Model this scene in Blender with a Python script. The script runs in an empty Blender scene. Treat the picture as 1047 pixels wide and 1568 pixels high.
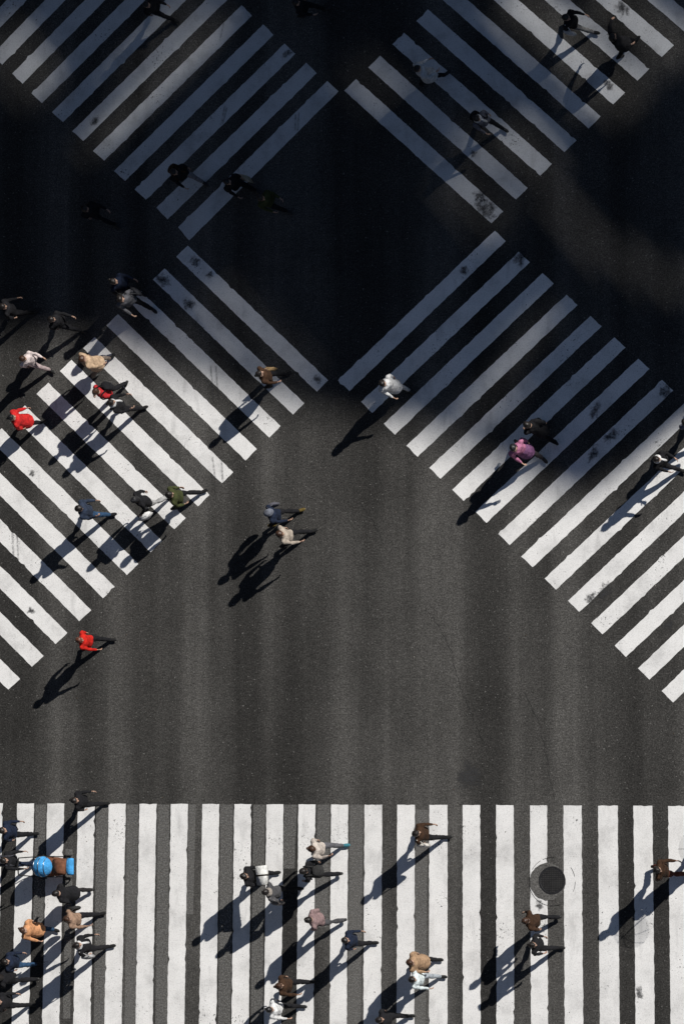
import bpy, bmesh, math, random
from mathutils import Vector, Matrix, noise
random.seed(7)
V=Vector
sc=bpy.context.scene
col=sc.collection
# ------------------------------------------------------------------ camera
F=8096.0; W=1047.0; H=1568.0; DIST=135.0
B=V((math.tan(math.radians(20)),-math.tan(math.radians(4.5)),1)).normalized()
U=(V((0,1,0))-B*B.y).normalized()
R=U.cross(B)
C=B*DIST
cam=bpy.data.cameras.new('camera'); camo=bpy.data.objects.new('camera',cam); col.objects.link(camo)
m=Matrix((R,U,B)).transposed().to_4x4(); m.translation=C
camo.matrix_world=m
cam.sensor_fit='VERTICAL'; cam.sensor_height=24; cam.lens=24*F/H
cam.clip_end=5000; cam.clip_start=1
sc.camera=camo
def px_to_world(px,py,z=0.0):
    """image pixels cast through the camera -> metres on the plane at height z"""
    d=R*((px-W/2)/F)+U*((H/2-py)/F)-B
    t=(z-C.z)/d.z
    return C+d*t
def world_to_px(P):  # world point projected back to image pixels
    v=P-C; z=-v.dot(B)
    return W/2+F*v.dot(R)/z, H/2-F*v.dot(U)/z
# ------------------------------------------------------------------ materials
def newmat(name):
    m=bpy.data.materials.new(name); m.use_nodes=True
    nt=m.node_tree; b=nt.nodes['Principled BSDF']
    return m,nt,b
def noisen(nt,vec,scale,detail=3,rough=.55):
    n=nt.nodes.new('ShaderNodeTexNoise'); n.inputs['Scale'].default_value=scale
    n.inputs['Detail'].default_value=detail; n.inputs['Roughness'].default_value=rough
    nt.links.new(vec,n.inputs['Vector']); return n.outputs['Fac']
def ramp(nt,fac,stops):
    n=nt.nodes.new('ShaderNodeValToRGB'); el=n.color_ramp.elements
    while len(el)<len(stops): el.new(.5)
    for e,(p,c) in zip(el,stops):
        e.position=p; e.color=(c,c,c,1) if not isinstance(c,tuple) else (*c,1)
    nt.links.new(fac,n.inputs[0]); return n.outputs[0]
def math_(nt,op,a,b):
    n=nt.nodes.new('ShaderNodeMath'); n.operation=op
    for i,x in enumerate((a,b)):
        if isinstance(x,(int,float)): n.inputs[i].default_value=x
        else: nt.links.new(x,n.inputs[i])
    return n.outputs[0]
def mix(nt,f,a,b,mode='MIX'):
    n=nt.nodes.new('ShaderNodeMix'); n.data_type='RGBA'; n.blend_type=mode
    for i,x in ((0,f),(6,a),(7,b)):
        if isinstance(x,(int,float)) : n.inputs[i].default_value=x if i==0 else (x,x,x,1)
        elif isinstance(x,tuple): n.inputs[i].default_value=(*x,1)
        else: nt.links.new(x,n.inputs[i])
    return n.outputs[2]
def pos(nt):
    return nt.nodes.new('ShaderNodeNewGeometry').outputs['Position']
def scaled(nt,vec,s):
    n=nt.nodes.new('ShaderNodeVectorMath'); n.operation='MULTIPLY'; n.inputs[1].default_value=s
    nt.links.new(vec,n.inputs[0]); return n.outputs[0]
def bump(nt,b,h,strength,dist):
    n=nt.nodes.new('ShaderNodeBump'); n.inputs['Strength'].default_value=strength; n.inputs['Distance'].default_value=dist
    nt.links.new(h,n.inputs['Height']); nt.links.new(n.outputs[0],b.inputs['Normal'])

def asphalt_color(nt,p):
    grit=ramp(nt,noisen(nt,p,26,3,.9),[(.34,.38),(.5,.95),(.64,1.9)])
    grit2=ramp(nt,noisen(nt,p,7,5,.85),[(.35,.78),(.65,1.27)])
    big=ramp(nt,noisen(nt,p,.33,6,.65),[(.3,.74),(.7,1.26)])
    light_bands=ramp(nt,noisen(nt,scaled(nt,p,(.60,.022,1)),1,1.5,.5),[(.40,.64),(.5,.98),(.60,1.42)])  # bands of facade-reflected light, put into the base colour
    streak=ramp(nt,noisen(nt,scaled(nt,p,(3.5,.10,1)),1,3,.6),[(.35,.90),(.65,1.10)])
    base=mix(nt,1.0,(.054,.052,.049),grit,'MULTIPLY')
    for x in (grit2,big,light_bands,streak): base=mix(nt,1.0,base,x,'MULTIPLY')
    specks=ramp(nt,noisen(nt,p,15,1.2,.9),[(.685,0),(.73,.85)])
    base=mix(nt,specks,base,(.20,.195,.185))
    return base
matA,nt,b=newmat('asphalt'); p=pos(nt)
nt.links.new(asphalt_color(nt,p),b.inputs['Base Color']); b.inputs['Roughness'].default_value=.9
b.inputs['Specular IOR Level'].default_value=.15
bump(nt,b,noisen(nt,p,45,3,.7),.6,.008)

def paint(name,base,lo):
    m,nt,b=newmat(name); p=pos(nt)
    dirt=ramp(nt,noisen(nt,p,1.1,6,.68),[(.30,lo),(.47,.92),(.62,1.0)])
    fine=ramp(nt,noisen(nt,p,28,3,.75),[(.32,.80),(.54,1.0)])
    white=mix(nt,1.0,base,dirt,'MULTIPLY'); white=mix(nt,1.0,white,fine,'MULTIPLY')
    smear=ramp(nt,noisen(nt,scaled(nt,p,(1,.22,1)),3.2,5,.65),[(.56,0),(.76,.45)])
    white=mix(nt,smear,white,(.36,.355,.35))
    chip=noisen(nt,p,14,5,.75); zone=noisen(nt,p,.9,3,.6)
    wsum=math_(nt,'ADD',chip,math_(nt,'MULTIPLY',zone,.55))
    wear=ramp(nt,wsum,[(.57,.95),(.615,0)])
    nt.links.new(mix(nt,wear,white,(.07,.07,.068)),b.inputs['Base Color'])
    b.inputs['Roughness'].default_value=.75; b.inputs['Specular IOR Level'].default_value=.2
    bump(nt,b,chip,.3,.004); return m
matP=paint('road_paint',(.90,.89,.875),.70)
matPshade=paint('road_paint_shaded',(.66,.67,.68),.66)  # darker copy for the upper crossings, shade put into its colour

def simple(name,c,rough=.8,var=.25,scale=8,metal=0,bumpd=0,spec=.3,alpha=1):
    m,nt,b=newmat(name); 
    tc=nt.nodes.new('ShaderNodeTexCoord').outputs['Object']
    r=ramp(nt,noisen(nt,tc,scale,4,.6),[(.3,1-var),(.7,1+var)])
    nt.links.new(mix(nt,1.0,tuple(c),r,'MULTIPLY'),b.inputs['Base Color'])
    b.inputs['Roughness'].default_value=rough; b.inputs['Metallic'].default_value=metal
    b.inputs['Specular IOR Level'].default_value=spec; b.inputs['Alpha'].default_value=alpha
    if bumpd: bump(nt,b,noisen(nt,tc,scale*2,3,.6),.6,bumpd)
    return m
_mc={}
def cloth(c):
    k=('c',)+tuple(c)
    if k not in _mc: _mc[k]=simple('fabric',c,.9,.4,9,bumpd=.02,spec=.15)
    return _mc[k]
def mm(name,c,**k):
    kk=(name,)+tuple(c)
    if kk not in _mc: _mc[kk]=simple(name,c,**k)
    return _mc[kk]
def stainmat(name,c,sc_,lo,hi,amax,fade=False):
    m,nt,b=newmat(name); p=pos(nt)
    b.inputs['Base Color'].default_value=(*c,1); b.inputs['Roughness'].default_value=.8
    n_=noisen(nt,p,sc_,5,.75)
    if fade:
        at=nt.nodes.new('ShaderNodeAttribute'); at.attribute_name='fade'
        n_=math_(nt,'ADD',math_(nt,'MULTIPLY',n_,.9),math_(nt,'MULTIPLY',at.outputs['Fac'],.30))
    a=ramp(nt,n_,[(lo,0),(hi,amax)])
    nt.links.new(a,b.inputs['Alpha']); return m
matStain=stainmat('oil_stain',(.04,.04,.042),9,.54,.80,.85,True)
matTyre=stainmat('tyre_rubber',(.07,.07,.075),14,.38,.70,.6)
matLight=stainmat('worn_aggregate',(.22,.215,.205),24,.34,.62,.8)
matCrack=simple('crack',(.018,.018,.018),.9,.2)

# ------------------------------------------------------------------ mesh helper
class M:
    def __init__(s): s.v=[];s.f=[];s.m=[]
    def add(s,vs,fs,mi=0):
        o=len(s.v); s.v+= [V(x) for x in vs]; s.f+=[[i+o for i in f] for f in fs]
        s.m+= mi if isinstance(mi,list) else [mi]*len(fs)
    def loft(s,rings,mi=0,n=10,cap=True):
        vs=[];fs=[]
        for c,ax,ay in rings:
            for i in range(n):
                t=2*math.pi*i/n; vs.append(c+ax*math.cos(t)+ay*math.sin(t))
        for k in range(len(rings)-1):
            for i in range(n):
                j=(i+1)%n; fs.append([k*n+i,k*n+j,(k+1)*n+j,(k+1)*n+i])
        if cap:
            fs.append(list(range(n))[::-1]); fs.append([(len(rings)-1)*n+i for i in range(n)])
        s.add(vs,fs,mi)
    def tube(s,pts,rad,mi=0,n=8,round_=True):
        pts=[V(p) for p in pts]; rings=[]
        for i,p in enumerate(pts):
            d=(pts[min(i+1,len(pts)-1)]-pts[max(i-1,0)]).normalized()
            if abs(d.z)>.9: a=V((1,0,0)); a=(a-d*a.dot(d)).normalized()
            else: a=d.cross(V((0,0,1))).normalized()
            bb=d.cross(a); r=rad[i]
            if i==0 and round_: rings.append((p-d*r*.8,a*r*.45,bb*r*.45))
            rings.append((p,a*r,bb*r))
            if i==len(pts)-1 and round_: rings.append((p+d*r*.8,a*r*.45,bb*r*.45))
        s.loft(rings,mi,n)
    def ell(s,c,rx,ry,rz,mi=0,nu=14,nv=9,rot=None,fn=None):
        vs=[];fs=[]
        for k in range(nv+1):
            ph=math.pi*k/nv
            for i in range(nu):
                t=2*math.pi*i/nu
                d=V((math.sin(ph)*math.cos(t),math.sin(ph)*math.sin(t),math.cos(ph)))
                q=V((d.x*rx,d.y*ry,d.z*rz))
                if fn: q=fn(d,q)
                if rot: q=rot@q
                vs.append(V(c)+q)
        for k in range(nv):
            for i in range(nu):
                j=(i+1)%nu; fs.append([k*nu+i,(k+1)*nu+i,(k+1)*nu+j,k*nu+j])
        s.add(vs,fs,mi)
    def box(s,lo,hi,mi=0,rot=None,c=None):
        x0,y0,z0=lo;x1,y1,z1=hi
        vs=[V(q) for q in ((x0,y0,z0),(x1,y0,z0),(x1,y1,z0),(x0,y1,z0),(x0,y0,z1),(x1,y0,z1),(x1,y1,z1),(x0,y1,z1))]
        if rot: vs=[rot@q for q in vs]
        if c: vs=[q+V(c) for q in vs]
        s.add(vs,[[0,3,2,1],[4,5,6,7],[0,1,5,4],[1,2,6,5],[2,3,7,6],[3,0,4,7]],mi)
    def obj(s,name,mats,smooth=False,parent=None):
        me=bpy.data.meshes.new(name); me.from_pydata([tuple(q) for q in s.v],[],s.f)
        for x in mats: me.materials.append(x)
        me.polygons.foreach_set('material_index',s.m)
        if smooth: me.polygons.foreach_set('use_smooth',[True]*len(me.polygons))
        me.update()
        o=bpy.data.objects.new(name,me); col.objects.link(o)
        if parent: o.parent=parent
        return o

# ------------------------------------------------------------------ people
SK=(.42,.27,.2)
def remeshed(mb,vox):
    me=bpy.data.meshes.new('tmp'); me.from_pydata([tuple(q) for q in mb.v],[],mb.f); me.update()
    o=bpy.data.objects.new('tmp',me); 
    col.objects.link(o)
    r=o.modifiers.new('r','REMESH'); r.mode='VOXEL'; r.voxel_size=vox
    s=o.modifiers.new('s','SMOOTH'); s.iterations=3; s.factor=.6
    dg=bpy.context.evaluated_depsgraph_get()
    me2=bpy.data.meshes.new_from_object(o.evaluated_get(dg))
    vs=[q.co.copy() for q in me2.vertices]; fs=[list(q.vertices) for q in me2.polygons]
    nm=[q.normal.copy() for q in me2.vertices]
    # cloth folds
    for i,q in enumerate(vs):
        if q.z<1.46: vs[i]=q+nm[i]*(noise.noise(V((q.x*13,q.y*13+cnt,q.z*9)))*.012)
    bpy.data.objects.remove(o); bpy.data.meshes.remove(me); bpy.data.meshes.remove(me2)
    return vs,fs
def segd(p,a,b_):
    d=b_-a; t=max(0,min(1,(p-a).dot(d)/max(1e-9,d.dot(d)))); return (p-a-d*t).length
cnt=0
def person(hx,hy,head,top,bot=(.02,.022,.03),hair=(.012,.009,.008),kind='jacket',bag=None,bagc=(.03,.03,.03),
           stride=None,s=1.0,hs=None,arm='walk',hat=None,shoe=(.02,.02,.02),scarf=None):
    global cnt; cnt+=1
    rnd=random.Random(cnt*13+5)
    stride=rnd.uniform(.30,.47) if stride is None else stride
    hs=hs or rnd.choice(['short','short','long','bun'])
    s*=rnd.uniform(.94,1.02)
    ph=rnd.choice([-1,1])
    body=M(); segs=[]
    X,Y,Z=V((1,0,0)),V((0,1,0)),V((0,0,1))
    lean=.05
    hem={'jacket':.84,'coat':.52,'skirt':.55}[kind]
    def T(z): return V((math.sin(lean)*(z-.9),0,z))
    bulk=1.0 if kind!='coat' else 1.06
    prof=[(.80,.105,.150),(.90,.125,.172),(1.02,.115,.160),(1.15,.118,.165),(1.28,.130,.190),(1.37,.122,.200),(1.425,.100,.160),(1.46,.072,.095),(1.50,.056,.060),(1.58,.05,.05)]
    body.loft([(T(z),X*a*bulk,Y*w*bulk) for z,a,w in prof],n=18)
    segs.append((T(.86),T(1.30),0,.9)); segs.append((V((.01,.13,1.38)),V((.01,-.13,1.38)),0,1)); segs.append((T(1.50),T(1.6),3,1))
    feet=[]
    for sd in (1,-1):
        fwd=ph*sd>0
        a=stride*.95 if fwd else -stride*.85
        k=.10 if fwd else .38
        hip=V((0,.088*sd,.88))
        kn=hip+V((math.sin(a)*.42,0.0,-math.cos(a)*.42))
        sa=a-k
        an=kn+V((math.sin(sa)*.42,-.015*sd,-math.cos(sa)*.42))
        body.tube([hip,hip.lerp(kn,.5),kn,kn.lerp(an,.35),an],[.095,.085,.066,.066,.052],n=12)
        segs.append((hip+V((0,0,-.02)),kn,1,1)); segs.append((kn,an,1,1))
        feet.append((an,sa if not fwd else a*.6,fwd))
    if kind!='jacket':
        sx=stride*.42*.55
        body.loft([(V((.0,0,1.0)),X*.13,Y*.175),(V((0,0,.8)),X*(.16+sx*.3),Y*.19),(V((0,0,hem+.02)),X*(.17+sx*.8),Y*.215),(V((0,0,hem)),X*(.165+sx*.8),Y*.21)],n=18)
    hands=[]
    for sd in (1,-1):
        a=-stride*.8*ph*sd; bnd=rnd.uniform(.25,.6)
        out=.16
        if arm=='phone' and sd==-1: a=.25; bnd=1.6
        if arm=='pockets': a=-.15; bnd=.75; out=.26
        if arm=='carry': a=.2; bnd=1.15
        if arm=='push': a=.5; bnd=.7
        if arm=='out' and sd==1: a=.3; bnd=.3; out=1.2
        sh=V((.005,.185*sd,1.395))
        d1=V((math.sin(a),out*sd,-math.cos(a))).normalized(); el=sh+d1*.28
        d2=V((math.sin(a+bnd),(-.12 if bnd>.7 else .02)*sd+(.8*sd if out>1 else 0),-math.cos(a+bnd))).normalized(); wr=el+d2*.235
        rr=1.08 if kind=='coat' else 1.0
        body.tube([sh,sh.lerp(el,.5),el,el.lerp(wr,.4),wr],[.070*rr,.060*rr,.052*rr,.048*rr,.036*rr],n=12)
        segs.append((sh,el,0,1)); segs.append((el,wr,0,1))
        hands.append((wr,d2,sd))
    vs,fs=remeshed(body,.023)
    mi=[]
    for f in fs:
        c=sum((vs[i] for i in f),V((0,0,0)))/len(f)
        best=min(segs,key=lambda g:segd(c,g[0],g[1])*g[3])
        x=best[2]
        if x==1 and c.z>hem-.005 and (abs(c.x)<.42): x=0 if kind!='skirt' else 1
        if x==0 and c.z<.8 and kind=='skirt' and abs(c.y)<.24: x=1
        if x==1 and kind=='skirt' and c.z<hem: x=6
        if x==0 and c.z<1.0 and kind=='skirt' and segd(c,*segs[0][:2])<.25 : x=1
        if x==3 and c.z<1.49: x=0
        mi.append(x)
    g=M(); g.add(vs,fs,mi)
    for an,pa,fwd in feet:
        pitch=.30 if fwd else -.55
        cp,sp=math.cos(pitch),math.sin(pitch)
        def fp(x,z): return an+V((x*cp-z*sp,0,x*sp+z*cp))
        up=V((-sp,0,cp))
        g.loft([(fp(-.065,-.035),Y*.022,up*.02),(fp(-.05,-.03),Y*.036,up*.045),(fp(0,-.03),Y*.042,up*.05),(fp(.07,-.045),Y*.047,up*.034),(fp(.13,-.055),Y*.046,up*.024),(fp(.175,-.058),Y*.03,up*.017),(fp(.19,-.06),Y*.012,up*.01)],4,n=10)
    for wr,d,sd in hands:
        side=V((1,0,0)); side=(side-d*side.dot(d)).normalized(); 
        if d.x>.75: side=V((0,0,1)); side=(side-d*side.dot(d)).normalized()
        nrm=d.cross(side).normalized()
        if nrm.y*sd>0: nrm=-nrm      # palm faces the body
        c=wr+d*.02
        g.loft([(c-d*.02,side*.024,nrm*.018),(c+d*.02,side*.034,nrm*.016),(c+d*.06,side*.041,nrm*.014),(c+d*.075,side*.036,nrm*.011)],3,n=8)
        for k,(o,L) in enumerate(((.030,.072),(.010,.080),(-.010,.075),(-.029,.058))):
            b0=c+d*.07+side*o
            b1=b0+(d*.9+nrm*.3)*L*.42; b2=b1+(d*.65+nrm*.7)*L*.32; b3=b2+(d*.3+nrm*.9)*L*.26
            g.tube([b0,b1,b2,b3],[.009,.0085,.008,.007],3,n=5)
        t0=c+d*.015+side*.03; t1=t0+(side*.7+d*.6+nrm*.2)*.034; t2=t1+(d*.9+nrm*.35)*.028
        g.tube([t0,t1,t2],[.012,.010,.008],3,n=5)
    hc=V((.045,0,1.625)); yaw=rnd.uniform(-.35,.35)
    rot=Matrix.Rotation(yaw,3,'Z')@Matrix.Rotation(rnd.uniform(0,.28) if arm!='phone' else .5,3,'Y')
    def face(d,q):
        q=q.copy()
        if d.z<0: q.y*=1-.28*(-d.z)**1.5; 
        if d.x>0.2 and d.z<-.2: q.x+=.006
        if d.x>.85 and abs(d.y)<.25 and -.45<d.z<.12: q.x+=.020
        if d.x>.7 and .22<abs(d.y)<.5 and 0<d.z<.25: q.x-=.008
        return q
    g.ell(hc,.094,.074,.115,3,18,14,rot,face)
    for sd in (1,-1):
        g.ell(hc+rot@V((-.005,.076*sd,-.005)),.017,.008,.03,3,8,6,rot)
        g.ell(hc+rot@V((.083,.03*sd,.012)),.010,.012,.008,5,8,5,rot)
    g.tube([hc+rot@V((.082,-.022,-.058)),hc+rot@V((.089,0,-.056)),hc+rot@V((.082,.022,-.058))],[.004,.006,.004],7,n=5)
    def hf(d,q):
        q=q.copy()
        q*=1+noise.noise(V((d.x*2.2+cnt,d.y*2.2,d.z*1.2)))*.12+noise.noise(V((d.x*7,d.y*7+cnt,d.z*5)))*.04
        if d.x>.3 and d.z<.32: q*=.80
        elif hs=='short' and d.z<-.35: q*=.86
        elif hs=='long' and d.z<-.1: q=V((q.x-.012,q.y*1.12,q.z*1.75-.01))
        elif d.x>-.1 and d.z<-.15: q*=.86
        return q
    if hat is None or hs=='long':
        g.ell(hc+rot@V((-.009,0,.012)),.106,.088,.122,2,20,14,rot,hf)
    if hs=='bun': g.ell(hc+rot@V((-.115,0,.03)),.035,.037,.035,2,10,7)
    mats=[cloth(top),cloth(bot),mm('hair',hair,rough=.5,var=.4,scale=20,spec=.45),mm('skin',SK,rough=.6,var=.08),
          mm('shoe_leather',shoe,rough=.5),mm('eye',(.02,.015,.01),rough=.2),mm('stockings',(.06,.05,.05),rough=.8),mm('lips',(.3,.1,.09),rough=.5),
          cloth(bagc),cloth(hat or (.1,.1,.1)),cloth(scarf or (.5,.5,.5))]
    if hat:
        g.ell(hc+rot@V((-.006,0,.03)),.112,.098,.115,9,18,12,rot,lambda d,q: q if d.z>-.05 else q*.8)
        g.loft([(hc+rot@V((.03,0,.035)),rot@X*.135,rot@Y*.105),(hc+rot@V((.03,0,.048)),rot@X*.12,rot@Y*.10)],9,n=16)
    if scarf:
        g.loft([(V((.01,0,1.44)),X*.095,Y*.11),(V((.01,0,1.475)),X*.115,Y*.125),(V((.02,0,1.51)),X*.095,Y*.10)],10,n=14)
        g.tube([V((.10,.04,1.46)),V((.145,.05,1.3)),V((.14,.05,1.12))],[.03,.035,.03],10,n=8)
    if bag=='shoulder':
        sd=ph
        c=V((-.02,.29*sd,.92))
        g.loft([(c+V((0,0,-.13)),X*.15,Y*.05),(c+V((0,0,-.10)),X*.17,Y*.065),(c+V((0,0,.08)),X*.15,Y*.055),(c+V((0,0,.12)),X*.14,Y*.03)],8,n=12)
        g.tube([c+V((.1,0,.1)),V((.05,.2*sd,1.36)),V((0,.17*sd,1.47)),V((-.06,.2*sd,1.36)),c+V((-.1,0,.1))],[.012]*5,8,n=6)
    if bag=='backpack':
        g.loft([(V((-.20,0,1.0)),X*.06,Y*.12),(V((-.215,0,1.06)),X*.095,Y*.15),(V((-.215,0,1.28)),X*.09,Y*.15),(V((-.18,0,1.42)),X*.06,Y*.12),(V((-.16,0,1.45)),X*.03,Y*.06)],8,n=14)
        for sd in (1,-1): g.tube([V((-.12,.10*sd,1.4)),V((0,.12*sd,1.465)),V((.12,.12*sd,1.38)),V((.135,.14*sd,1.2)),V((.02,.2*sd,1.08))],[.02]*5,8,n=6)
    if bag=='paper':
        wr,d,sd=hands[0]
        c=wr+d*.09+V((0,0,-.30))
        g.loft([(c+V((0,0,-.17)),X*.19,Y*.075),(c+V((0,0,.17)),X*.21,Y*.085)],8,n=4)
        for o in (.05,-.05): g.tube([c+V((-.08,o,.17)),c+V((-.03,0,.27)),c+V((.03,0,.27)),c+V((.08,o,.17))],[.006]*4,8,n=5)
    if bag=='box':
        g.box((.20,-.24,1.0),(.46,.24,1.20),8); g.box((.195,-.02,1.0),(.465,.02,1.203),5)
    zmin=min(q.z for q in g.v)
    o=g.obj('pedestrian',mats,True)
    P=px_to_world(hx,hy,1.66*s)
    o.scale=(s,s,s); o.rotation_euler=(0,0,math.radians(head+rnd.uniform(-6,6)))
    o.location=(P.x,P.y,.005-zmin*s)
    return o
K=(.012,.012,.014); K2=(.022,.02,.02); NV=(.012,.018,.036); BR=(.045,.024,.014); GR=(.07,.07,.075); WH=(.6,.6,.6); RD=(.48,.018,.012)
OL=(.045,.052,.020); JE=(.025,.06,.12); BRH=(.045,.02,.010)
# bottom crossing
person(112,1226,0,K,K)
person(2,1272,0,NV,K); 
person(4,1318,0,K,NV,arm='push',bag='backpack',bagc=(.05,.05,.06))
person(88,1368,180,K,K2,kind='coat')
person(100,1408,10,(.26,.17,.12),K,bag='shoulder',hair=BRH)
person(33,1424,-10,(.52,.26,.13),JE,kind='coat',hair=BRH)
person(116,1448,10,K,K,scarf=(.5,.5,.5),bag='shoulder',bagc=(.35,.35,.35))
person(6,1473,0,NV,JE); person(-2,1497,180,K,K); person(-6,1535,0,K,K)
person(371,1342,10,K,K,arm='carry',bag='box',bagc=(.65,.65,.63))
person(408,1366,180,GR,K,bag='shoulder',bagc=(.2,.18,.17),scarf=(.3,.27,.24))
person(474,1300,0,(.45,.40,.36),(.10,.10,.11),hair=BRH,arm='phone',shoe=(.05,.2,.25))
person(466,1334,180,K,K,bag='backpack')
person(474,1408,190,(.24,.165,.165),GR,kind='jacket')
person(526,1440,0,NV,K)
person(634,1276,0,BR,K,bag='shoulder',bagc=(.5,.48,.45),hs='short')
person(625,1474,0,(.32,.21,.13),K,kind='coat',hair=BRH)
person(628,1500,0,(.58,.64,.65),(.3,.33,.36),hs='long')
person(424,1510,5,BR,K,hair=BRH); person(410,1546,0,WH,K,kind='jacket',hair=K)
person(578,1562,0,K,K)
person(806,1410,180,BR,K,hair=BRH); person(812,1447,0,K,K,arm='pockets')
person(1002,1332,0,BR,(.08,.025,.018),hs='short',stride=.5)
person(1056,1302,0,(.2,.2,.22),K)
# middle
person(407,786,15,NV,K,hat=(.13,.14,.17),bag='shoulder',bagc=(.1,.1,.12),shoe=(.14,.10,.03),stride=.5)
person(425,818,15,(.36,.31,.26),K,hs='long',stride=.5,hair=BRH)
person(119,980,0,RD,K,hair=(.10,.035,.02),stride=.42)
person(118,779,10,(.025,.035,.06),JE,arm='phone')
person(207,764,215,K,(.3,.3,.3),hair=K,hs='long',bag='paper',bagc=WH); person(256,758,20,OL,K,arm='pockets',stride=.5)
person(148,598,225,(.36,.02,.025),K,hair=BRH,bag='backpack',bagc=K); person(168,617,10,K,K,scarf=(.5,.5,.5),arm='carry',stride=.35)
person(124,551,30,(.42,.30,.20),(.15,.12,.10),kind='coat',hair=(.06,.025,.012))
person(33,548,-30,(.6,.52,.5),(.35,.28,.28),kind='jacket',hair=BRH)
person(16,640,15,(.48,.02,.02),K,kind='coat',hair=K)
person(395,573,20,BR,K,bag='paper',bagc=(.36,.24,.12))
person(583,586,-35,WH,(.45,.45,.45),kind='coat',hs='long',stride=.35)
person(783,684,-45,(.40,.15,.25),(.20,.09,.19),kind='skirt',hs='long',hair=K)
person(808,652,135,K,K,kind='coat')
person(1002,702,-30,K,K,scarf=(.6,.6,.6),arm='carry'); person(1046,645,-45,(.12,.12,.15),K)
# upper
person(264,262,-35,K,(.2,.2,.22),bag='backpack',bagc=BR); person(346,277,-40,K,K,bag='paper',bagc=(.4,.33,.24))
person(397,302,-30,OL,K,arm='carry'); person(127,318,-35,K,K,stride=.5)
person(172,430,-20,NV,K,bag='shoulder'); person(182,456,-40,(.1,.1,.11),K,bag='shoulder',bagc=GR)
person(76,488,-20,K,K); person(636,106,30,(.5,.5,.5),K,kind='coat',arm='carry')
person(727,180,-40,(.12,.12,.14),K,bag='backpack',bagc=K,scarf=(.5,.5,.5)); person(863,26,-20,K,(.15,.15,.15),bag='shoulder',bagc=(.5,.5,.5))
person(935,58,30,K,K,arm='out',kind='coat'); person(222,6,-30,K,K); person(2,470,20,K,K); person(450,4,0,K,K)
# umbrella
g=M(); P=px_to_world(1066,1300,2.0)
rings=[]
for r,z in ((.01,.20),(.15,.18),(.30,.13),(.42,.05),(.47,0)):
    rings.append((V((0,0,z)),V((r,0,0)),V((0,r,0))))
g.loft(rings,0,n=16,cap=False)
g.tube([(0,0,.24),(0,0,-.7)],[.01,.01],1,n=6); g.tube([(0,0,-.7),(.02,0,-.78),(.06,0,-.78),(.07,0,-.72)],[.014]*4,1,n=6)
for k in range(8):
    a=k*math.pi/4; g.tube([(0,0,.19),(.30*math.cos(a),.30*math.sin(a),.125),(.47*math.cos(a),.47*math.sin(a),-.003)],[.005]*3,1,n=4)
o=g.obj('umbrella',[mm('clear_vinyl',(.6,.62,.62),rough=.3,alpha=.22),mm('steel',(.4,.4,.4),rough=.3,metal=1)],True); o.location=(P.x,P.y,2.0)
# stroller
g=M(); P=px_to_world(70,1327,.7)
X,Y,Z=V((1,0,0)),V((0,1,0)),V((0,0,1))
g.loft([(V((-.30,0,.50)),Y*.20,Z*.10),(V((-.05,0,.45)),Y*.25,Z*.15),(V((.25,0,.45)),Y*.24,Z*.15),(V((.48,0,.48)),Y*.20,Z*.09)],1,n=14)
g.ell((-.12,0,.62),.28,.27,.30,0,18,12,None,lambda d,q: q if d.z>-.1 else V((q.x,q.y,-.03)))
for k in (-1,0,1):
    g.tube([V((-.12+k*.14,.27*math.cos(a)*(1-.13*abs(k)),.62+.31*math.sin(a)*(1-.13*abs(k)))) for a in [i*math.pi/10 for i in range(11)]],[.010]*11,3,n=5)
g.loft([(V((.18,0,.58)),Y*.20,Z*.05),(V((.35,0,.60)),Y*.19,Z*.05),(V((.50,0,.52)),Y*.20,Z*.08)],1,n=12)
g.loft([(V((.50,0,.40)),Y*.22,Z*.10),(V((.60,0,.35)),Y*.22,Z*.03),(V((.64,0,.34)),Y*.21,Z*.02)],0,n=12)
for sd in (1,-1):
    g.tube([V((-.62,.22*sd,1.0)),V((-.25,.26*sd,.6)),V((.35,.26*sd,.15))],[.014]*3,2,n=6)
    g.tube([V((.2,.26*sd,.55)),V((-.30,.27*sd,.15))],[.014]*2,2,n=6)
    for wx in (.38,-.32):
        g.tube([V((wx+.10*math.cos(t),.29*sd,.12+.10*math.sin(t))) for t in [i*math.pi/8 for i in range(17)]],[.02]*17,2,n=6,round_=False)
        g.tube([V((wx-.1,.29*sd,.12)),V((wx+.1,.29*sd,.12))],[.007]*2,3,n=4); g.tube([V((wx,.29*sd,.02)),V((wx,.29*sd,.22))],[.007]*2,3,n=4)
g.tube([V((-.62,.22,1.0)),V((-.64,0,1.01)),V((-.62,-.22,1.0))],[.018]*3,2,n=6)
o=g.obj('baby_stroller',[cloth((.06,.30,.62)),cloth((.16,.07,.04)),mm('rubber',(.02,.02,.02)),mm('steel',(.4,.4,.4),rough=.3,metal=1)],True)
o.location=(P.x,P.y,.005)

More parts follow.
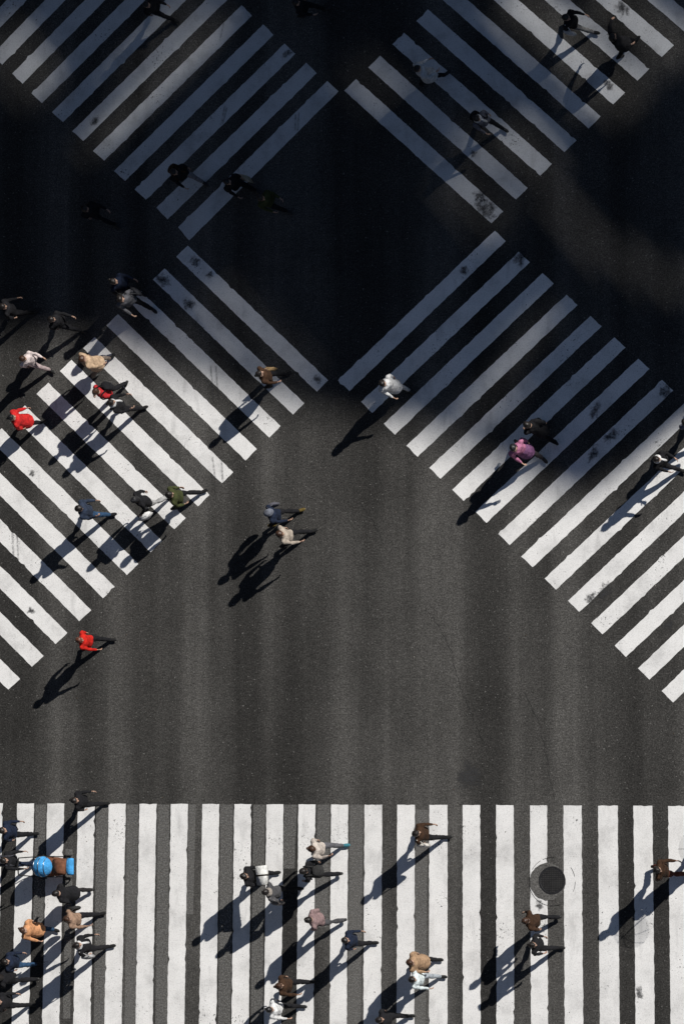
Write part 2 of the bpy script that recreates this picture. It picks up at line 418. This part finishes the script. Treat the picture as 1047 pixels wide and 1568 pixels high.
# ------------------------------------------------------------------ road and markings
def flat(name,polys,z,mat):
    me=bpy.data.meshes.new(name); vs=[];fs=[]
    for pl in polys:
        o=len(vs); vs+=[(q.x,q.y,z) for q in pl]; fs.append(list(range(o,o+len(pl))))
    me.from_pydata(vs,[],fs); me.materials.append(mat); me.update()
    bm=bmesh.new(); bm.from_mesh(me)
    for f in bm.faces:
        if f.normal.z<0: f.normal_flip()
    bm.to_mesh(me); bm.free()
    o=bpy.data.objects.new(name,me); col.objects.link(o); return o
def rect(x0,y0,x1,y1): return [V((x0,y0,0)),V((x1,y0,0)),V((x1,y1,0)),V((x0,y1,0))]
flat('ground',[rect(-2500,-2500,2500,2500)],-.004,simple('city_ground',(.09,.09,.09),.9,.3,.05))
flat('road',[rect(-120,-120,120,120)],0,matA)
def rough_poly(q):
    pts=[]
    for i in range(4):
        a,b_=q[i],q[(i+1)%4]; d=b_-a; L=d.length; n=max(2,int(L/.09)); nn=V((-d.y,d.x,0)).normalized()
        for k in range(n):
            j=noise.noise((a+d*(k/n))*6)*.012+random.uniform(-.005,.005)
            if random.random()<.03: j-=random.uniform(.01,.035)
            pts.append(a+d*(k/n)+nn*j)
    return pts
def lerp2(a,b_,t): return (a[0]+(b_[0]-a[0])*t,a[1]+(b_[1]-a[1])*t)
def crossing(quads,mat=None):
    flat('zebra_crossing',[rough_poly([px_to_world(*c) for c in q]) for q in quads],.004,mat or matP)
quads=[]
La=[((273,348),(290,368)),((240,318),(257,336)),((207,290),(224,306)),((175,262),(192,277)),((143,231),(160,246)),((111,201),(128,216)),((80,172),(97,187)),((49,143),(65,158)),((19,113),(35,128)),((-12,84),(4,99)),((-42,55),(-26,70)),((-72,26),(-56,41)),((-103,-3),(-87,12))]
for i,(a,b_) in enumerate(La):
    ur=((486-33*(i-1)-1,112-29.3*(i-1)),(470-33*(i-1)-1,96-29.3*(i-1))); 
    if i==0: ur=((518,140),(501,124))
    quads.append([a,b_,ur[0],ur[1]])
crossing(quads,matPshade)
quads=[]
for i in range(-0,12):
    quads.append([(527+36.8*i,139-35.6*i),(545+36.6*i,121-35.6*i),(770+37.3*i,324-36.4*i),(752+37.2*i,342-36.4*i)])
crossing(quads,matPshade)
quads=[]
for i in range(0,20):
    quads.append([(270-35.6*i,393+35*i),(288-35.6*i,376+35*i),(502-36.2*i,582+35.2*i),(485-36.3*i,600+35.1*i)])
crossing(quads)
quads=[]
for i in range(0,20):
    k=.10*i*i/2
    quads.append([(518+34.6*i+k*1.0,582+33.3*i+k),(535+34.6*i+k*1.05,599+33.3*i+k*1.05),(774+36.6*i,369+32.6*i+k*.3),(757+36.6*i,353+32.6*i+k*.3)])
crossing(quads)
E=[(-68,-43),(-21,5),(27,53),(73,99),(120,146),(167,193),(214,240),(262,288),(310,336),(359,385),(408,434),(457,483),(507,533),(558,585),(608,635),(657,685),(708,735),(759,786),(811,837),(862,890),(915,945),(969,998),(1022,1050),(1076,1104),(1130,1158)]
quads=[]
for a,b_ in E:
    f=lambda x:(x-700)*.0135
    y=1230+ (a/1047)*4
    quads.append([(a,y),(b_,y),(b_+f(b_)*1.6,1800),(a+f(a)*1.6,1800)])
crossing(quads)
polys=[]
for x0,x1,y0,y1 in [(195,212,1232,1568),(148,166,1232,1568),(242,260,1232,1568),(338,357,1232,1568),(436,455,1232,1330),(388,406,1232,1568),(536,556,1232,1568),(637,655,1240,1568),(486,505,1232,1420),(55,71,1232,1420),(290,300,1232,1400),(101,112,1300,1560)]:
    polys.append([px_to_world(x0,y0),px_to_world(x1,y0),px_to_world(x1-4,y1),px_to_world(x0-4,y1)])
flat('worn_asphalt',polys,.002,matLight)
# stains: fans fading to the rim
bl=[(745,318,.34,1.3,-.7),(735,300,.24,1,0),(711,414,.18,1,0),(795,396,.24,1.4,.7),(911,628,.18,1.7,1.2),(486,580,.16,1,0),(925,905,.22,1.8,.9),(905,915,.18,1.4,.8),(1022,958,.18,1,0),(145,186,.14,1.5,.7),(322,422,.14,1,0),(290,466,.2,1.4,-.7),(932,130,.16,1.5,-.6),(952,12,.2,1.5,-.8),(908,695,.16,1.6,1.1),(1018,600,.2,1.3,.8),(440,82,.12,2,.7),(300,400,.18,1.4,-.7),(50,725,.12,1,0),(48,935,.12,1.2,0),(725,235,.12,1,0),(935,668,.2,1.6,.7),(250,430,.2,1.5,-.7),(825,1385,.2,.6,0),(978,1520,.25,.5,0),(720,1190,.5,1,.3)]
me=bpy.data.meshes.new('oil_stain'); vs=[];fs=[];fd=[]
for px,py,r,el,ang in bl:
    c=px_to_world(px,py); o=len(vs); vs.append((c.x,c.y,.008)); fd.append(1)
    ca,sa=math.cos(ang),math.sin(ang)
    for ring,fv in ((.5,.7),(1.0,0.0)):
        for k in range(20):
            t=2*math.pi*k/20; rr=r*ring*(1+.5*noise.noise(V((math.cos(t)*1.3+px,math.sin(t)*1.3+py,0))))
            x=rr*el*math.cos(t); y=rr*math.sin(t); vs.append((c.x+x*ca-y*sa,c.y+x*sa+y*ca,.008)); fd.append(fv)
    for k in range(20):
        j=(k+1)%20; fs.append((o,o+1+k,o+1+j)); fs.append((o+1+k,o+21+k,o+21+j,o+1+j))
me.from_pydata(vs,[],fs); me.materials.append(matStain)
at=me.attributes.new('fade','FLOAT','POINT'); at.data.foreach_set('value',fd)
col.objects.link(bpy.data.objects.new('oil_stain',me))
ty=[]
for (ax,ay,bx,by,w) in [(343,35,337,62,.05),(348,165,341,190,.05),(345,162,338,192,.05),(453,175,452,200,.05),(458,172,456,200,.04),(323,560,327,612,.05),(331,560,335,612,.05),(326,700,330,735,.05),(339,702,342,740,.06),(20,815,22,858,.06),(27,815,29,858,.05),(905,700,912,660,.05)]:
    a,b_=px_to_world(ax,ay),px_to_world(bx,by); d=(b_-a).normalized(); n_=V((-d.y,d.x,0))*w/2
    ty.append([a-n_,b_-n_,b_+n_,a+n_])
flat('tyre_scuff',ty,.012,matTyre)
cr=[]
for line in [[(552,770),(570,795),(588,838)],[(650,930),(672,960),(690,995),(700,1040),(722,1095),(745,1145)],[(802,1060),(826,1110),(842,1190),(850,1228)]]:
    pts=[]
    for i in range(len(line)-1):
        for k in range(12):
            x,y=lerp2(line[i],line[i+1],k/12); pts.append(px_to_world(x,y)+V((random.uniform(-.03,.03),random.uniform(-.03,.03),0)))
    for i in range(len(pts)-1):
        a,b_=pts[i],pts[i+1]; d=(b_-a).normalized(); w=random.uniform(.002,.006); n_=V((-d.y,d.x,0))*w
        cr.append([a-n_,b_-n_,b_+n_,a+n_])
flat('asphalt_crack',cr,.003,matCrack)
def disc(px,py,r,n=48,jit=0): 
    c=px_to_world(px,py); return [c+V((math.cos(2*math.pi*k/n),math.sin(2*math.pi*k/n),0))*(r+random.uniform(-jit,jit)) for k in range(n)]
mp,nt,b=newmat('patch_asphalt'); p=pos(nt)
nt.links.new(mix(nt,1.0,asphalt_color(nt,p),(1.25,1.25,1.25),'MULTIPLY'),b.inputs['Base Color']); b.inputs['Roughness'].default_value=.9
flat('asphalt_patch',[disc(838,1350,.47,jit=.012)],.008,mp)
c0=px_to_world(845,1350); ring=[]
for k in range(60):
    a0,a1=2*math.pi*k/60,2*math.pi*(k+1)/60
    if noise.noise(V((k*.21,3.3,0)))<-.05: continue
    ring.append([c0+V((math.cos(a),math.sin(a),0))*r for a,r in ((a0,.60),(a1,.60),(a1,.609),(a0,.609))])
flat('patch_joint',ring,.010,matCrack)
g=M(); c=px_to_world(845,1348)
g.loft([(V((0,0,.010)),X*.35,Y*.35),(V((0,0,.016)),X*.35,Y*.35),(V((0,0,.016)),X*.315,Y*.315),(V((0,0,.012)),X*.31,Y*.31)],0,n=40)
for i in range(-6,7):
    for j in range(-6,7):
        if math.hypot(i,j)<6.1: 
            x,y=i*.047,j*.047; g.box((x-.016,y-.016,.0125),(x+.016,y+.016,.018),1)
o=g.obj('manhole_cover',[mm('cast_iron',(.025,.025,.027),rough=.6,metal=.3),mm('iron_worn',(.05,.048,.046),rough=.5,metal=.3)]); o.location=(c.x,c.y,0)
g=M()
for k in range(90):
    P=px_to_world(random.uniform(0,1047),random.uniform(0,1568)); a=random.uniform(0,6.28); r=random.uniform(.010,.024)
    g.add([P+V((math.cos(a+t)*r*q,math.sin(a+t)*r*q,.013)) for t,q in ((0,1),(1.8,.6),(3.1,.9),(4.4,.6))],[[0,1,2,3]],random.choice([0,1,1]))
g.obj('litter',[mm('litter_light',(.3,.28,.25)),mm('litter_dark',(.08,.06,.04))])

# ------------------------------------------------------------------ sun-side tower with an added screen shaping the light patches
EL=math.radians(33.5); az=V((1.95,1.68,0)).normalized(); bz=V((-az.y,az.x,0)); DH=80.0; te=math.tan(EL)
YB=[(-400,520),(0,520),(130,520),(200,550),(300,585),(400,612),(500,635),(560,650),(620,650),(700,690),(800,735),(880,765),(940,735),(1000,690),(1047,650),(1500,560)]
def yb(x):
    for (a,ya),(b_,yb_) in zip(YB,YB[1:]):
        if a<=x<=b_: return ya+(yb_-ya)*(x-a)/(b_-a)
    return 520
SG=[(40,100,60,120,16,.6),(20,60,40,100,16,.5),(150,215,330,40,11,.42),(200,90,300,0,12,.18),
    (800,0,960,150,15,.9),(930,0,1040,70,16,.75),(900,150,1000,100,14,.3),(790,200,840,262,14,.48),(700,275,765,330,12,.42),(560,100,600,140,14,.25),
    (850,290,910,365,9,.45),(910,365,1047,435,10,.5),(340,440,470,570,12,.24),(270,510,340,560,14,.24),(700,660,800,600,12,.12),(840,480,720,640,10,.26),(720,200,760,240,12,.2)]
def TR(px,py):
    t=(py-yb(px)+20)/44; t=max(0,min(1,t)); t=t*t*(3-2*t)
    g_=0
    for ax,ay,bx,by,w,am in SG:
        dx,dy=bx-ax,by-ay; u=max(0,min(1,((px-ax)*dx+(py-ay)*dy)/(dx*dx+dy*dy)))
        d=math.hypot(px-ax-u*dx,py-ay-u*dy); g_=max(g_,am*math.exp(-(d/w)**2/2))
    return max(t,min(1,g_))
tower=bpy.data.objects.new('office_building',None); col.objects.link(tower)
def tw(q,z,off=0): v=az*(DH+off)+bz*q; return V((v.x,v.y,z))
g=M(); ch,cw=.30,.40
q0,q1,z0,z1=-14.0,28.0,36.0,66.0
nq=int((q1-q0)/cw); nz=int((z1-z0)/ch)
for i in range(nq):
    for j in range(nz):
        q=q0+i*cw; z=z0+j*ch
        pgr=DH-(z+ch/2)/te; P=az*pgr+bz*(q+cw/2)
        px,py=world_to_px(V((P.x,P.y,0))); t=TR(px,py)
        if t>.96: continue
        hh=ch*(1-t) if t>.02 else ch
        g.add([tw(q,z),tw(q+cw,z),tw(q+cw,z+hh),tw(q,z+hh)],[[0,1,2,3]],0)
g.obj('light_pattern_screen',[mm('aluminium',(.35,.36,.38),rough=.5)],parent=tower)  # added out of view, panels sized to cast the shadow edge and light patches
def block(name,org,ax_,ay_,wx,wy,h,c,glass,parent=None,fl=3.6,bay=3.0):
    """office block: body, window openings, floor ledges, parapet"""
    root=parent
    if root is None: root=bpy.data.objects.new(name,None); col.objects.link(root)
    g=M(); win=M(); tr=M()
    def P(x,y,z): v=org+ax_*x+ay_*y; return V((v.x,v.y,z))
    g.add([P(0,0,0),P(wx,0,0),P(wx,wy,0),P(0,wy,0),P(0,0,h),P(wx,0,h),P(wx,wy,h),P(0,wy,h)],[[0,3,2,1],[4,5,6,7],[0,1,5,4],[1,2,6,5],[2,3,7,6],[3,0,4,7]])
    def side(o,d,nrm,L):
        nb=int(L/bay); 
        for fz in range(0,int(h/fl)):
            z=fz*fl
            for k in range(nb):
                a=o+d*(k*bay+.4)+nrm*.02; b2=o+d*((k+1)*bay-.4)+nrm*.02
                win.add([V((a.x,a.y,z+.8)),V((b2.x,b2.y,z+.8)),V((b2.x,b2.y,z+2.9)),V((a.x,a.y,z+2.9))],[[0,1,2,3]])
            if fz==0: continue
            a=o; b2=o+d*L
            e0,e1=a+nrm*.003,b2+nrm*.003; f0,f1=a+nrm*.15,b2+nrm*.15
            tr.add([V((e0.x,e0.y,z)),V((e1.x,e1.y,z)),V((f1.x,f1.y,z)),V((f0.x,f0.y,z)),V((e0.x,e0.y,z+.25)),V((e1.x,e1.y,z+.25)),V((f1.x,f1.y,z+.25)),V((f0.x,f0.y,z+.25))],[[0,3,2,1],[4,5,6,7],[0,1,5,4],[1,2,6,5],[2,3,7,6],[3,0,4,7]])
    side(org,ax_,-ay_,wx); side(org+ay_*wy,ax_,ay_,wx); side(org,ay_,-ax_,wy); side(org+ax_*wx,ay_,ax_,wy)
    for (x0,y0,x1,y1) in ((0,0,wx,.4),(0,wy-.4,wx,wy),(0,.4,.4,wy-.4),(wx-.4,.4,wx,wy-.4)):
        tr.add([P(x0,y0,h+.003),P(x1,y0,h+.003),P(x1,y1,h+.003),P(x0,y1,h+.003),P(x0,y0,h+1),P(x1,y0,h+1),P(x1,y1,h+1),P(x0,y1,h+1)],[[0,3,2,1],[4,5,6,7],[0,1,5,4],[1,2,6,5],[2,3,7,6],[3,0,4,7]])
    for k in range(3):
        x=wx*(.2+.25*k); y=wy*.5
        tr.add([P(x,y,h),P(x+3,y,h),P(x+3,y+2,h),P(x,y+2,h),P(x,y,h+1.8),P(x+3,y,h+1.8),P(x+3,y+2,h+1.8),P(x,y+2,h+1.8)],[[4,5,6,7],[0,1,5,4],[1,2,6,5],[2,3,7,6],[3,0,4,7]])
    w=simple('facade',c,.8,.12,.4)
    g.obj('body',[w],parent=root); win.obj('windows',[glass],parent=root); tr.obj('ledges_and_parapet',[w],parent=root)
glass=mm('window_glass',(.03,.04,.05),rough=.1,spec=.5)
o0=az*DH+bz*q0
block('office_building',o0+az*.5,bz,az,q1-q0,22,36,(.3,.3,.3),glass,parent=tower)
block('office_building',az*(DH+1)+bz*q1+bz*.1,bz,az,24,22,58,(.28,.27,.25),glass)
block('office_building',az*(DH+1)+bz*(q0-26),bz,az,25.8,22,42,(.33,.32,.3),glass)
XX,YY=V((1,0,0)),V((0,1,0))
pav=simple('paving',(.25,.24,.23),.85,.15,2)
for (x0,y0,x1,y1,bx,by,bw,bd,bh,bc) in ((-70,26,-24,70,-66,32,38,36,55,(.14,.14,.14)),(-20,30,0,70,-18,34,16,34,46,(.12,.13,.15)),(-70,-18,-22,18,-66,-17,40,34,55,(.10,.11,.13)),
        (-70,-70,-26,-24,-66,-66,36,38,40,(.14,.135,.13)),(-20,-70,22,-32,-18,-66,38,30,40,(.11,.11,.12)),(30,-70,74,-26,36,-66,36,36,26,(.16,.16,.16))):
    g=M(); g.box((x0,y0,-.002),(x1,y1,.13),0); g.box((x0-.18,y0-.18,-.002),(x1+.18,y0-.003,.14),1); g.box((x0-.18,y1+.003,-.002),(x1+.18,y1+.18,.14),1); g.box((x1+.003,y0,-.002),(x1+.18,y1,.14),1); g.box((x0-.18,y0,-.002),(x0-.003,y1,.14),1)
    g.obj('pavement',[pav,mm('kerb_stone',(.35,.35,.34),rough=.8)])
    block('office_building',V((bx,by,.13)),XX,YY,bw,bd,bh,bc,glass)

# ------------------------------------------------------------------ light
S=V((az.x*math.cos(EL),az.y*math.cos(EL),math.sin(EL)))
L=bpy.data.lights.new('sun','SUN'); L.energy=5.0; L.angle=math.radians(.55); L.color=(1,.965,.91)
lo=bpy.data.objects.new('sun',L); lo.rotation_euler=S.to_track_quat('Z','Y').to_euler(); lo.location=(0,0,150); col.objects.link(lo)
w=bpy.data.worlds.new('World'); sc.world=w; w.use_nodes=True; nt=w.node_tree
sky=nt.nodes.new('ShaderNodeTexSky'); sky.sky_type='NISHITA'; sky.sun_disc=False; sky.sun_elevation=EL; sky.sun_rotation=math.atan2(az.x,az.y)
sky.dust_density=.2; sky.ozone_density=2.5; sky.altitude=2500
nt.links.new(sky.outputs[0],nt.nodes['Background'].inputs[0]); nt.nodes['Background'].inputs[1].default_value=.05
sc.view_settings.view_transform='Standard'; sc.view_settings.look='None'; sc.view_settings.exposure=0
